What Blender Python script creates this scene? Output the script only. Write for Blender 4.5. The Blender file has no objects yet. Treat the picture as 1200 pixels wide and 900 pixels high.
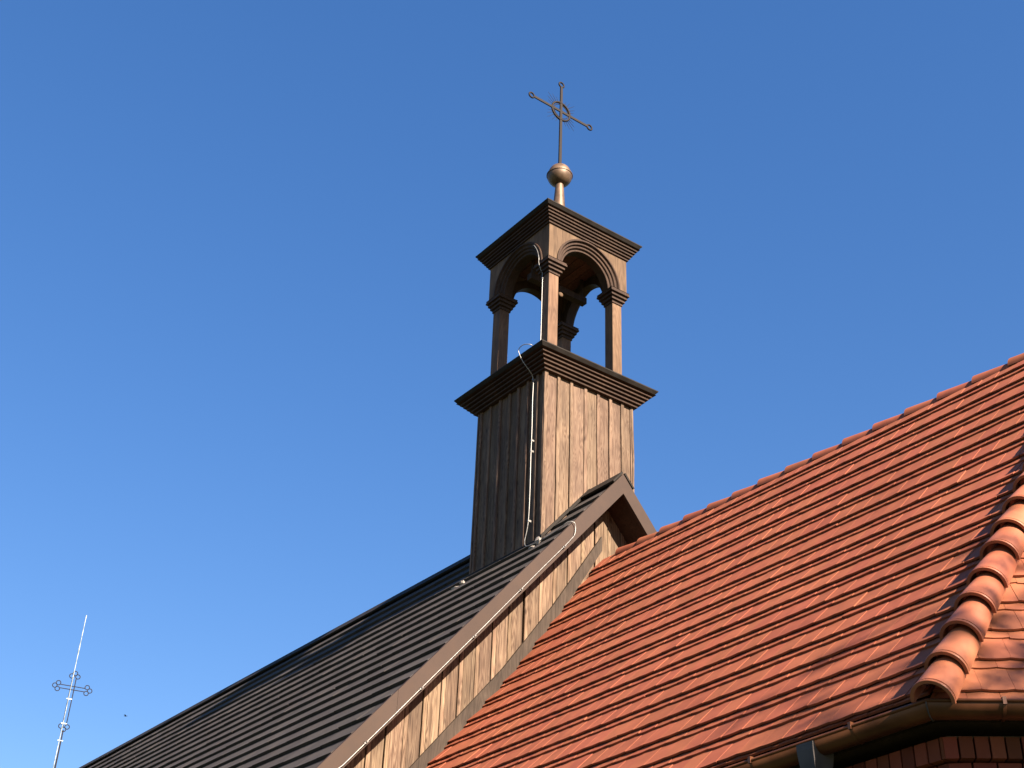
import bpy, math, random
from mathutils import Vector, Matrix, noise
R = math.radians
SC = bpy.context.scene
COL = SC.collection
random.seed(11)
ZO = 10.74                      # eye level is 1.6 m above the ground at z = 0

# ------------------------------------------------------------------ camera
cd = bpy.data.cameras.new("Camera")
cam = bpy.data.objects.new("Camera", cd)
COL.objects.link(cam)
cd.sensor_width = 36.0
cd.lens = 1534.06 * 36 / 1200
cd.clip_end = 3000
rv = Vector((0.59677231, 0.80165177, 0.03488917))
uv = Vector((0.40354101, -0.33742125, 0.85047137))
wv = Vector((-0.69355422, 0.49345856, 0.52486303))
cam.matrix_world = Matrix(((rv.x, uv.x, -wv.x, 11.99498),
                           (rv.y, uv.y, -wv.y, -9.25789),
                           (rv.z, uv.z, -wv.z, ZO - 9.13984),
                           (0, 0, 0, 1)))
SC.camera = cam

# ------------------------------------------------------------------ light
SUN_EL, SUN_AZ = R(31.5), R(0.03)       # azimuth measured from +x towards -y
world = bpy.data.worlds.new("World")
SC.world = world
world.use_nodes = True
nt = world.node_tree
bg = nt.nodes["Background"]
sky = nt.nodes.new("ShaderNodeTexSky")
sky.sky_type = 'NISHITA'
sky.sun_disc = False
sky.sun_elevation = SUN_EL
sky.sun_rotation = R(90) + SUN_AZ
sky.altitude = 100
sky.air_density = 1.0
sky.dust_density = 0.3
sky.ozone_density = 2.5
hsv = nt.nodes.new("ShaderNodeHueSaturation")      # a very clear, deep blue autumn sky
hsv.inputs["Saturation"].default_value = 1.53
hsv.inputs["Hue"].default_value = 0.514
gam = nt.nodes.new("ShaderNodeGamma")
gam.inputs["Gamma"].default_value = 0.7
nt.links.new(sky.outputs[0], gam.inputs["Color"])
nt.links.new(gam.outputs[0], hsv.inputs["Color"])
nt.links.new(hsv.outputs[0], bg.inputs[0])
bg.inputs[1].default_value = 0.064
sd = bpy.data.lights.new("Sun", 'SUN')
sd.energy = 5.0
sd.angle = R(0.53)
sd.color = (1.0, 0.87, 0.70)
sun = bpy.data.objects.new("Sun", sd)
COL.objects.link(sun)
L = Vector((math.cos(SUN_EL) * math.cos(SUN_AZ), -math.cos(SUN_EL) * math.sin(SUN_AZ), math.sin(SUN_EL)))
sun.rotation_euler = L.to_track_quat('Z', 'Y').to_euler()
sun.location = (40, 0, 40)
SC.view_settings.view_transform = 'Standard'
SC.view_settings.look = 'None'
SC.view_settings.gamma = 1.0
SC.view_settings.exposure = 2.22
SC.cycles.max_bounces = 6

# ------------------------------------------------------------------ helpers
class MB:
    """collects polygons; build() links them as one mesh object"""
    def __init__(s):
        s.v, s.f, s.t, s.sm = [], [], [], []

    def poly(s, pts, tone=0.5, smooth=False):
        b = len(s.v)
        s.v += [Vector(p) for p in pts]
        s.f.append(list(range(b, b + len(pts))))
        s.t.append(tone); s.sm.append(smooth)

    def grid(s, rows, closed=False, tone=0.5, smooth=False):
        b = len(s.v); n = len(rows[0])
        for r_ in rows:
            s.v += [Vector(p) for p in r_]
        for i in range(len(rows) - 1):
            for j in range(n if closed else n - 1):
                k = (j + 1) % n
                s.f.append([b + i * n + j, b + i * n + k, b + (i + 1) * n + k, b + (i + 1) * n + j])
                s.t.append(tone); s.sm.append(smooth)

    def box(s, lo, hi, tone=0.5, m=None):
        x0, y0, z0 = lo; x1, y1, z1 = hi
        c = [Vector(p) for p in ((x0, y0, z0), (x1, y0, z0), (x1, y1, z0), (x0, y1, z0),
                                 (x0, y0, z1), (x1, y0, z1), (x1, y1, z1), (x0, y1, z1))]
        if m: c = [m @ p for p in c]
        s.hexa(c, tone)

    def hexa(s, c, tone=0.5):
        b = len(s.v); s.v += [Vector(p) for p in c]
        for q in ((3, 2, 1, 0), (4, 5, 6, 7), (0, 1, 5, 4), (1, 2, 6, 5), (2, 3, 7, 6), (3, 0, 4, 7)):
            s.f.append([b + i for i in q]); s.t.append(tone); s.sm.append(False)

    def tube(s, pts, r, n=8, tone=0.5, cap=True):
        pts = [Vector(p) for p in pts]; rows = []
        up = Vector((0.31, 0.2, 0.93))
        for i, p in enumerate(pts):
            d = (pts[min(i + 1, len(pts) - 1)] - pts[max(i - 1, 0)]).normalized()
            a = d.cross(up)
            if a.length < 1e-3: a = d.cross(Vector((1, 0, 0)))
            a.normalize(); b_ = d.cross(a)
            rr = r[i] if isinstance(r, (list, tuple)) else r
            rows.append([p + a * rr * math.cos(2 * math.pi * k / n) + b_ * rr * math.sin(2 * math.pi * k / n) for k in range(n)])
        s.grid(rows, True, tone, True)
        if cap:
            s.poly(list(reversed(rows[0])), tone); s.poly(rows[-1], tone)

    def lathe(s, prof, c=(0, 0, 0), n=28, tone=0.5, smooth=True):
        c = Vector(c)
        rows = [[c + Vector((r_ * math.cos(2 * math.pi * k / n), r_ * math.sin(2 * math.pi * k / n), z)) for k in range(n)] for r_, z in prof]
        s.grid(rows, True, tone, smooth)

    def torus(s, c, r, rt, u, v, n=28, m=8, a0=0, a1=2 * math.pi, tone=0.5):
        c, u, v = Vector(c), Vector(u).normalized(), Vector(v).normalized()
        closed = abs(a1 - a0 - 2 * math.pi) < 1e-6
        pts = [c + (u * math.cos(a0 + (a1 - a0) * i / n) + v * math.sin(a0 + (a1 - a0) * i / n)) * r for i in range(n + 1)]
        w = u.cross(v).normalized()
        rows = []
        for i in range(n + 1):
            d = (pts[i] - c).normalized()
            rows.append([pts[i] + (d * math.cos(2 * math.pi * k / m) + w * math.sin(2 * math.pi * k / m)) * rt for k in range(m)])
        s.grid(rows, True, tone, True)
        if not closed:
            s.poly(rows[0], tone); s.poly(rows[-1], tone)

    def build(s, name, mat, parent=None, fix=True, off=True):
        me = bpy.data.meshes.new(name)
        o3 = Vector((0, 0, ZO)) if off else Vector((0, 0, 0))
        base = Vector((0, 0, 0))
        if parent is not None:
            base = world_loc(parent)
        me.from_pydata([p + o3 - base for p in s.v], [], s.f)
        at = me.attributes.new("tone", 'FLOAT', 'FACE')
        at.data.foreach_set("value", s.t)
        me.polygons.foreach_set("use_smooth", s.sm)
        me.update()
        if fix:
            import bmesh
            bm = bmesh.new(); bm.from_mesh(me)
            bmesh.ops.recalc_face_normals(bm, faces=bm.faces)
            bm.to_mesh(me); bm.free()
        me.materials.append(mat)
        ob = bpy.data.objects.new(name, me)
        COL.objects.link(ob)
        if parent is not None:
            ob.parent = parent
        return ob

def world_loc(o):
    p = Vector((0, 0, 0))
    while o is not None:
        p += o.location; o = o.parent
    return p

def thing(name, label, cat, loc, group=None):
    o = bpy.data.objects.new(name, None)
    COL.objects.link(o)
    o.location = loc
    o.empty_display_size = 0.3
    return tag(o, label, cat, group)

def tag(o, label, cat, group=None):
    o["label"] = label; o["category"] = cat
    if group: o["group"] = group
    return o

def sweep(mb, path, prof, closed=False, tone=0.5, smooth=False, caps=True):
    """path: xy points, outward = right-hand side of the direction; prof: (outward, z)"""
    P = [Vector((p[0], p[1], 0)) for p in path]; n = len(P); rows = []
    for i in range(n):
        def nrm(a, b):
            d = (b - a).normalized(); return Vector((d.y, -d.x, 0))
        ns = []
        if closed or i > 0: ns.append(nrm(P[i - 1], P[i]))
        if closed or i < n - 1: ns.append(nrm(P[i], P[(i + 1) % n]))
        m = ns[0] if len(ns) == 1 else (ns[0] + ns[1]) / (1 + ns[0].dot(ns[1]))
        rows.append([P[i] + m * o_ + Vector((0, 0, z)) for o_, z in prof])
    if closed: rows.append(rows[0])
    mb.grid(rows, False, tone, smooth)
    if caps and not closed:
        mb.poly(rows[0], tone); mb.poly(list(reversed(rows[-1])), tone)

# ------------------------------------------------------------------ materials
def mat_base(name, rough=0.7, metallic=0.0, spec=0.3):
    m = bpy.data.materials.new(name); m.use_nodes = True
    N = m.node_tree.nodes; b = N["Principled BSDF"]
    b.inputs["Roughness"].default_value = rough
    b.inputs["Metallic"].default_value = metallic
    b.inputs["Specular IOR Level"].default_value = spec
    return m, N, m.node_tree.links, b

def node(N, t, **kw):
    n = N.new(t)
    for k, v in kw.items(): setattr(n, k, v)
    return n

KB = 0.53            # the picture is exposed well up, so base colours sit low
def kb(c): return tuple(x * KB for x in c)

def ramp(N, stops):
    r_ = N.new("ShaderNodeValToRGB")
    e = r_.color_ramp.elements
    e[0].position, e[0].color = stops[0][0], (*stops[0][1], 1)
    e[1].position, e[1].color = stops[1][0], (*stops[1][1], 1)
    for p, c in stops[2:]:
        q = e.new(p); q.color = (*c, 1)
    return r_

def mix(N, Lk, mode, fac, a, b):
    m = N.new("ShaderNodeMix"); m.data_type = 'RGBA'; m.blend_type = mode
    if isinstance(fac, (int, float)): m.inputs[0].default_value = fac
    else: Lk.new(fac, m.inputs[0])
    for s_, v in ((6, a), (7, b)):
        if isinstance(v, tuple): m.inputs[s_].default_value = (*v, 1)
        else: Lk.new(v, m.inputs[s_])
    return m.outputs[2]

def bump(N, Lk, b, h, strength, dist):
    bp = N.new("ShaderNodeBump"); bp.inputs["Strength"].default_value = strength
    bp.inputs["Distance"].default_value = dist
    Lk.new(h, bp.inputs["Height"]); Lk.new(bp.outputs[0], b.inputs["Normal"])

def wood(name, dark, mid, light, scale=(26, 26, 1.6), tone_amt=0.6, rough=0.75, knots=True, contrast=0.65, spec=0.2):
    """boards with grain along local z; 'tone' shifts the grain and colour from board to board"""
    m, N, Lk, b = mat_base(name, rough, 0, spec)
    tc = N.new("ShaderNodeTexCoord")
    at = node(N, "ShaderNodeAttribute", attribute_name="tone")
    sh = node(N, "ShaderNodeVectorMath", operation='MULTIPLY_ADD')
    cmb = N.new("ShaderNodeCombineXYZ")
    for i in range(3): Lk.new(at.outputs["Fac"], cmb.inputs[i])
    Lk.new(cmb.outputs[0], sh.inputs[0]); sh.inputs[1].default_value = (37, 53, 71)
    Lk.new(tc.outputs["Object"], sh.inputs[2])
    mp = N.new("ShaderNodeMapping"); mp.inputs["Scale"].default_value = scale
    Lk.new(sh.outputs[0], mp.inputs["Vector"])
    n1 = N.new("ShaderNodeTexNoise"); n1.inputs["Scale"].default_value = 1.0
    n1.inputs["Detail"].default_value = 6; n1.inputs["Roughness"].default_value = 0.65; n1.inputs["Distortion"].default_value = 0.6
    Lk.new(mp.outputs[0], n1.inputs["Vector"])
    # cathedral rings
    mp2 = N.new("ShaderNodeMapping"); mp2.inputs["Scale"].default_value = (scale[0] * .28, scale[1] * .28, scale[2] * .55)
    Lk.new(sh.outputs[0], mp2.inputs["Vector"])
    n2 = N.new("ShaderNodeTexNoise"); n2.inputs["Scale"].default_value = 1.0; n2.inputs["Detail"].default_value = 1.0
    Lk.new(mp2.outputs[0], n2.inputs["Vector"])
    mu = node(N, "ShaderNodeMath", operation='MULTIPLY'); Lk.new(n2.outputs[0], mu.inputs[0]); mu.inputs[1].default_value = 16
    fr = node(N, "ShaderNodeMath", operation='PINGPONG'); Lk.new(mu.outputs[0], fr.inputs[0]); fr.inputs[1].default_value = 0.5
    ad = node(N, "ShaderNodeMath", operation='MULTIPLY_ADD'); Lk.new(fr.outputs[0], ad.inputs[0]); ad.inputs[1].default_value = 0.55 * contrast
    Lk.new(n1.outputs[0], ad.inputs[2])
    sb = node(N, "ShaderNodeMath", operation='SUBTRACT'); Lk.new(ad.outputs[0], sb.inputs[0]); sb.inputs[1].default_value = 0.14 * contrast
    rp = ramp(N, [(0.30, kb(dark)), (0.72, kb(light)), (0.5, kb(mid))])
    Lk.new(sb.outputs[0], rp.inputs[0])
    # board to board colour
    hs = N.new("ShaderNodeHueSaturation")
    Lk.new(rp.outputs[0], hs.inputs["Color"])
    v = node(N, "ShaderNodeMath", operation='MULTIPLY_ADD'); Lk.new(at.outputs["Fac"], v.inputs[0])
    v.inputs[1].default_value = tone_amt; v.inputs[2].default_value = 1.0 - tone_amt * 0.5
    Lk.new(v.outputs[0], hs.inputs["Value"])
    wn = N.new("ShaderNodeTexWhiteNoise"); wn.noise_dimensions = '1D'; Lk.new(at.outputs["Fac"], wn.inputs["W"])
    h = node(N, "ShaderNodeMath", operation='MULTIPLY_ADD'); Lk.new(wn.outputs[0], h.inputs[0]); h.inputs[1].default_value = 0.012; h.inputs[2].default_value = 0.494
    Lk.new(h.outputs[0], hs.inputs["Hue"])
    col = hs.outputs[0]
    if knots:
        mp3 = N.new("ShaderNodeMapping"); mp3.inputs["Scale"].default_value = (7, 7, 3.2)
        Lk.new(sh.outputs[0], mp3.inputs["Vector"])
        vo = N.new("ShaderNodeTexVoronoi"); vo.inputs["Scale"].default_value = 1.0
        Lk.new(mp3.outputs[0], vo.inputs["Vector"])
        kr = ramp(N, [(0.05, (1, 1, 1)), (0.16, (0, 0, 0))]); Lk.new(vo.outputs["Distance"], kr.inputs[0])
        sel = node(N, "ShaderNodeMath", operation='GREATER_THAN'); sc_ = N.new("ShaderNodeSeparateColor"); Lk.new(vo.outputs["Color"], sc_.inputs[0])
        Lk.new(sc_.outputs[0], sel.inputs[0]); sel.inputs[1].default_value = 0.45
        kf = node(N, "ShaderNodeMath", operation='MULTIPLY'); Lk.new(kr.outputs[0], kf.inputs[0]); Lk.new(sel.outputs[0], kf.inputs[1])
        kf2 = node(N, "ShaderNodeMath", operation='MULTIPLY'); Lk.new(kf.outputs[0], kf2.inputs[0]); kf2.inputs[1].default_value = 0.8
        col = mix(N, Lk, 'MIX', kf2.outputs[0], col, (dark[0] * .24, dark[1] * .21, dark[2] * .21))
        # dirt blotches where the finish has weathered away
    n4 = N.new("ShaderNodeTexNoise"); n4.inputs["Scale"].default_value = 2.3; n4.inputs["Detail"].default_value = 4
    Lk.new(sh.outputs[0], n4.inputs["Vector"])
    wr = ramp(N, [(0.35, (0.72, 0.70, 0.70)), (0.65, (1.12, 1.1, 1.08))]); Lk.new(n4.outputs[0], wr.inputs[0])
    col = mix(N, Lk, 'MULTIPLY', 1.0, col, wr.outputs[0])
    Lk.new(col, b.inputs["Base Color"])
    bump(N, Lk, b, sb.outputs[0], 0.5, 0.006)
    return m

def tile_mat(name, base, rough=0.55, spec=0.35, var=0.5, hue=0.018):
    m, N, Lk, b = mat_base(name, rough, 0, spec)
    tc = N.new("ShaderNodeTexCoord")
    at = node(N, "ShaderNodeAttribute", attribute_name="tone")
    hs = N.new("ShaderNodeHueSaturation"); hs.inputs["Color"].default_value = (*kb(base), 1)
    v = node(N, "ShaderNodeMath", operation='MULTIPLY_ADD'); Lk.new(at.outputs["Fac"], v.inputs[0])
    v.inputs[1].default_value = var; v.inputs[2].default_value = 1 - var / 2; Lk.new(v.outputs[0], hs.inputs["Value"])
    wn = N.new("ShaderNodeTexWhiteNoise"); wn.noise_dimensions = '1D'; Lk.new(at.outputs["Fac"], wn.inputs["W"])
    h = node(N, "ShaderNodeMath", operation='MULTIPLY_ADD'); Lk.new(wn.outputs[0], h.inputs[0]); h.inputs[1].default_value = hue; h.inputs[2].default_value = 0.5 - hue / 2
    Lk.new(h.outputs[0], hs.inputs["Hue"])
    n1 = N.new("ShaderNodeTexNoise"); n1.inputs["Scale"].default_value = 9; n1.inputs["Detail"].default_value = 5
    Lk.new(tc.outputs["Object"], n1.inputs["Vector"])
    r1 = ramp(N, [(0.3, (0.87, 0.86, 0.86)), (0.7, (1.06, 1.06, 1.05))]); Lk.new(n1.outputs[0], r1.inputs[0])
    n2 = N.new("ShaderNodeTexNoise"); n2.inputs["Scale"].default_value = 0.7; n2.inputs["Detail"].default_value = 3
    Lk.new(tc.outputs["Object"], n2.inputs["Vector"])
    r2 = ramp(N, [(0.35, (0.90, 0.88, 0.87)), (0.65, (1.06, 1.06, 1.06))]); Lk.new(n2.outputs[0], r2.inputs[0])
    c = mix(N, Lk, 'MULTIPLY', 1.0, hs.outputs[0], r1.outputs[0])
    c = mix(N, Lk, 'MULTIPLY', 1.0, c, r2.outputs[0])
    n3 = N.new("ShaderNodeTexNoise"); n3.inputs["Scale"].default_value = 160; n3.inputs["Detail"].default_value = 2
    Lk.new(tc.outputs["Object"], n3.inputs["Vector"])
    Lk.new(c, b.inputs["Base Color"])
    bump(N, Lk, b, n3.outputs[0], 0.25, 0.001)
    rr = node(N, "ShaderNodeMapRange"); Lk.new(n1.outputs[0], rr.inputs[0])
    rr.inputs[3].default_value = rough - 0.1; rr.inputs[4].default_value = rough + 0.12
    Lk.new(rr.outputs[0], b.inputs["Roughness"])
    return m

def metal_mat(name, c1, c2, rough=0.4, metallic=0.9, scale=6, spec=0.5):
    m, N, Lk, b = mat_base(name, rough, metallic, spec)
    tc = N.new("ShaderNodeTexCoord")
    n1 = N.new("ShaderNodeTexNoise"); n1.inputs["Scale"].default_value = scale; n1.inputs["Detail"].default_value = 6
    Lk.new(tc.outputs["Object"], n1.inputs["Vector"])
    r1 = ramp(N, [(0.35, kb(c1)), (0.65, kb(c2))]); Lk.new(n1.outputs[0], r1.inputs[0])
    Lk.new(r1.outputs[0], b.inputs["Base Color"])
    rr = node(N, "ShaderNodeMapRange"); Lk.new(n1.outputs[0], rr.inputs[0])
    rr.inputs[3].default_value = max(0.05, rough - 0.12); rr.inputs[4].default_value = rough + 0.15
    Lk.new(rr.outputs[0], b.inputs["Roughness"])
    return m

M = {}
M['board'] = wood('weathered_board', (0.105, 0.060, 0.039), (0.200, 0.125, 0.084), (0.270, 0.185, 0.128), scale=(44, 44, 2.2), tone_amt=0.42, contrast=0.8)
M['gable'] = wood('gable_board', (0.105, 0.062, 0.038), (0.205, 0.130, 0.083), (0.285, 0.200, 0.130), scale=(40, 40, 1.7), tone_amt=0.55, contrast=1.1)
M['trim'] = wood('brown_trim', (0.048, 0.023, 0.015), (0.072, 0.037, 0.025), (0.10, 0.054, 0.037), tone_amt=0.3, knots=False, contrast=0.5)
M['pale_trim'] = wood('belfry_board', (0.135, 0.075, 0.045), (0.19, 0.11, 0.066), (0.25, 0.150, 0.094), scale=(18, 18, 1.4), tone_amt=0.35, knots=False, contrast=0.7)
M['dark_trim'] = wood('dark_trim', (0.045, 0.026, 0.018), (0.068, 0.040, 0.028), (0.09, 0.055, 0.038), tone_amt=0.3, knots=False, contrast=0.5)
M['red_wood'] = wood('reddish_board', (0.13, 0.048, 0.028), (0.20, 0.080, 0.048), (0.27, 0.115, 0.07), tone_amt=0.5, knots=False)
M['flash_board'] = wood('grey_brown_board', (0.042, 0.027, 0.019), (0.064, 0.042, 0.031), (0.090, 0.061, 0.046), tone_amt=0.3, knots=False)
M['shingle'] = tile_mat('dark_shingle', (0.088, 0.075, 0.071), 0.8, 0.1, 0.22, 0.01)
M['paint'] = tile_mat('brown_painted_board', (0.072, 0.043, 0.031), 0.65, 0.2, 0.15, 0.006)
M['sheet'] = metal_mat('dark_sheet_metal', (0.022, 0.017, 0.014), (0.038, 0.030, 0.026), 0.7, 0.1, 6, 0.15)
M['tile'] = tile_mat('red_clay_tile', (0.43, 0.128, 0.068), 0.65, 0.15, 0.15, 0.008)
M['hip'] = tile_mat('sunlit_clay_tile', (0.50, 0.165, 0.085), 0.45, 0.3, 0.16, 0.008)  # clay tile with the sun's brightness put into its colour, for hip and facet
M['copper'] = metal_mat('weathered_copper', (0.115, 0.036, 0.014), (0.215, 0.074, 0.026), 0.4, 0.3, 5)
M['bronze'] = metal_mat('bronze_sheet', (0.13, 0.074, 0.042), (0.24, 0.145, 0.088), 0.5, 0.35, 9)
M['iron'] = metal_mat('rusty_iron', (0.014, 0.009, 0.008), (0.030, 0.018, 0.014), 0.7, 0.0, 20, 0.2)
M['wire'] = metal_mat('aluminium_wire', (0.30, 0.28, 0.265), (0.46, 0.44, 0.42), 0.4, 0.5, 30)
M['rod'] = metal_mat('galvanised_rod', (0.20, 0.25, 0.27), (0.55, 0.62, 0.65), 0.45, 0.2, 9)
M['zinc'] = metal_mat('zinc_sheet', (0.085, 0.072, 0.070), (0.13, 0.112, 0.108), 0.7, 0.0, 7, 0.2)
M['mortar'] = tile_mat('pale_mortar', (0.52, 0.42, 0.36), 0.9, 0.1, 0.1)
M['brick'] = tile_mat('red_brick', (0.27, 0.068, 0.036), 0.85, 0.2, 0.7)
M['joint'] = tile_mat('lime_joint', (0.26, 0.235, 0.20), 0.95, 0.1, 0.1)
M['foil'] = metal_mat('flashing_foil', (0.30, 0.24, 0.20), (0.55, 0.48, 0.43), 0.6, 0.1, 40)

def simple(name, c, rough=0.9):
    m, N, Lk, b = mat_base(name, rough); b.inputs["Base Color"].default_value = (*c, 1); return m
m_, N, Lk, b = mat_base('meadow_grass', 0.95)
tc = N.new("ShaderNodeTexCoord"); n1 = N.new("ShaderNodeTexNoise"); n1.inputs["Scale"].default_value = 0.6; n1.inputs["Detail"].default_value = 8
Lk.new(tc.outputs["Object"], n1.inputs["Vector"])
r1 = ramp(N, [(0.35, (0.022, 0.034, 0.010)), (0.65, (0.045, 0.058, 0.018))]); Lk.new(n1.outputs[0], r1.inputs[0]); Lk.new(r1.outputs[0], b.inputs["Base Color"])
M['grass'] = m_
M['bark'] = tile_mat('tree_bark', (0.06, 0.045, 0.035), 0.9, 0.1, 0.3)
M['leaf'] = tile_mat('tree_leaf', (0.07, 0.085, 0.02), 0.6, 0.2, 0.6)

# ------------------------------------------------------------------ measured numbers (z relative to ZO)
TP = 1.153                     # nave roof slope (tan)
ZR = -1.737                    # nave ridge
XG, XW = 1.38, 0.996           # outer face of the bargeboard, gable wall face
PU, PL = R(53.52), R(49.76)     # chancel roof: steeper above, bell-cast below
SK = 2.18                      # slope length of the upper part
ZC = -2.733
YK, ZK = -SK * math.cos(PU), ZC - SK * math.sin(PU)
GA = 0.305; S0 = 0.2616; SE = 5.155; FAN = -0.0178      # the courses spread towards the west
HX0, HX1 = 7.42, 7.62          # hip: x at the apex, x at the eaves
SH = SE * (1 + FAN * (HX1 - 7))                 # slope length at the corner
YE = YK - (SH - SK) * math.cos(PL); ZE = ZK - (SH - SK) * math.sin(PL)
AP = Vector((HX1, YE, ZE)); KP = Vector((HX0 + (HX1 - HX0) * YK / YE, YK, ZK)); BP = Vector((HX0, 0, ZC))
G48 = Vector((math.cos(R(48)), math.sin(R(48)), 0))

# ------------------------------------------------------------------ ground
mb = MB()
n = 96
mb.poly([(700 * math.cos(2 * math.pi * k / n), 700 * math.sin(2 * math.pi * k / n), 0) for k in range(n)])
g_ = mb.build('ground', M['grass'], None, off=False); g_["kind"] = "structure"

# ------------------------------------------------------------------ tile fields
def tile_field(mb, surf, courses, umin, umax, w=0.18, seed=1, vmax=None, sag=0.010, lift=1.0):
    rnd = random.Random(seed)
    NB = 4
    for ci, vk in enumerate(courses):
        for layer in (0, 1):
            vb = vk + (0.066 if layer == 0 else 0.0)
            vt = vk - 0.30
            hb, ht = ((0.044, 0.003) if layer == 0 else (0.060, 0.020))
            off = (0.5 * w if layer else 0.0) + (0.25 * w if ci % 2 else 0)
            u_lo, u_hi = umin(vb), umax(vb)
            u_lo = min(u_lo, umin(vt)); u_hi = max(u_hi, umax(vt))
            k0 = int(math.floor((u_lo - off) / w)) - 1
            k1 = int(math.ceil((u_hi - off) / w)) + 1
            for k in range(k0, k1):
                ua = off + k * w + 0.0013; ub = off + (k + 1) * w - 0.0013
                if ub <= u_lo or ua >= u_hi: continue
                tone = rnd.random()
                dh = rnd.gauss(0, 0.0008); roll = rnd.gauss(0.0006, 0.0008); dv = rnd.gauss(0, 0.0022)
                skew = rnd.gauss(0, 0.0012)
                top, bot = [], []
                pts = [(ua, vt, 0), (ub, vt, 1)]
                for q in range(NB + 1):
                    f = 1 - q / NB
                    pts.append((ua + (ub - ua) * f, vb + dv - sag * (2 * f - 1) ** 2 + skew * (f - .5) * 2, f))
                for (u, v, f) in pts:
                    v = max(v, 0.0)
                    if vmax is not None: v = min(v, vmax)
                    u = min(max(u, umin(v)), umax(v))
                    fr = (v - vt) / (vb - vt)
                    h = (ht + (hb - ht) * fr + dh + roll * (f - .5) * 2) * lift
                    p, nn = surf(u, max(v, 0.0))
                    top.append(p + nn * h); bot.append(p + nn * (h - 0.0155))
                b_ = len(mb.v); m_n = len(top)
                # drop tiles that the hip has clipped away
                if (top[0] - top[1]).length < 0.004 and (top[2] - top[-1]).length < 0.01: continue
                mb.v += top + bot
                mb.f.append([b_ + i for i in range(m_n)]); mb.t.append(tone); mb.sm.append(False)
                for i in range(m_n):
                    j = (i + 1) % m_n
                    if i == 0: continue
                    mb.f.append([b_ + i, b_ + m_n + i, b_ + m_n + j, b_ + j]); mb.t.append(tone); mb.sm.append(False)

N_U = Vector((0, -math.sin(PU), math.cos(PU))); N_L = Vector((0, -math.sin(PL), math.cos(PL)))
def ch_surf(u, v):
    v = v * (1 + FAN * (u - 7))
    if v <= SK:
        return Vector((u, -v * math.cos(PU), ZC - v * math.sin(PU))), (N_U if v < SK - .15 else (N_U.lerp(N_L, (v - SK + .15) / .3)).normalized())
    nn = N_L if v > SK + .15 else (N_U.lerp(N_L, (v - SK + .15) / .3)).normalized()
    return Vector((u, YK - (v - SK) * math.cos(PL), ZK - (v - SK) * math.sin(PL))), nn
def ch_hip(v): return HX0 + (HX1 - HX0) * ch_surf(7.55, v)[0].y / YE
def ch_pt(u, v, sgn=-1):
    p = ch_surf(u, v)[0]; return Vector((p.x, -sgn * p.y, p.z))
EW = ch_surf(XW + .02, SE)[0]                   # west end of the eaves
SHR = (EW.z - ZE) / (AP.x - EW.x)               # fall of the eaves per metre westwards
def settle(mb):
    """eaves, gutter and wall head follow the fall of the eaves"""
    for p in mb.v:
        if p.x < AP.x: p.z += SHR * (AP.x - p.x) * max(0.0, min(1.0, (p.z + ZO) / (ZE + ZO)))
    return mb

# facet beyond the hip
def plane_frame(a, k):
    up = (k - a) - G48 * (k - a).dot(G48); up.normalize()
    nn = G48.cross(up).normalized()
    if nn.x < 0: nn = -nn
    return up, nn
FUP, FN = plane_frame(AP, KP)
FL = (KP - AP).dot(FUP); FU0 = (KP - AP).dot(G48)
def fa_surf(u, v):          # v runs down-slope from K
    return AP + FUP * (FL - v) + G48 * u, FN
def fa_hip(v): return FU0 * (FL - v) / FL
FUP2, FN2 = plane_frame(KP, BP)
FL2 = (BP - KP).dot(FUP2); FU2 = (BP - KP).dot(G48)
def fb_surf(u, v): return KP + FUP2 * (FL2 - v) + G48 * u, FN2
def fb_hip(v): return FU2 * (FL2 - v) / FL2
WK = 2.2 * FL2 / (FL + FL2)                     # facet width at the kink
def fa_end(v): return FU0 + WK + (2.2 - FU0 - WK) * v / FL
def fb_end(v): return FU2 + (WK - FU2) * v / FL2
K2 = KP + G48 * WK

# ------------------------------------------------------------------ church chancel (brick, tiled roof)
chancel = thing('chancel', 'brick church chancel with a steep red clay tile roof and polygonal end', 'church chancel', (4.0, 0, 0))

mb = MB()
courses = [S0 + GA * k for k in range(-1, 17)]
courses = [c for c in courses if c > 0.02]
tile_field(mb, ch_surf, courses, lambda v: XW + 0.03, ch_hip, seed=3, vmax=SE)
mb.build('roof_tiles', M['tile'], chancel)
# deck below the tiles and the far slope
mb = MB()
dz = Vector((0, 0, -.12)); dd0 = Vector((0, 0, -.004))
vk_ = [0, SK / (1 + FAN * (4 - 7)), SE]
for sgn in (-1, 1):
    a = [ch_pt(XW + .01, v, sgn) + dd0 for v in vk_]
    c = [ch_pt(ch_hip(v), v, sgn) + dd0 for v in vk_]
    mb.grid([a, c]); mb.grid([[p + dz for p in a], [p + dz for p in c]])
    mb.poly([a[2], c[2], c[2] + dz, a[2] + dz])
mb.build('roof_deck', M['dark_trim'], chancel)
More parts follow.
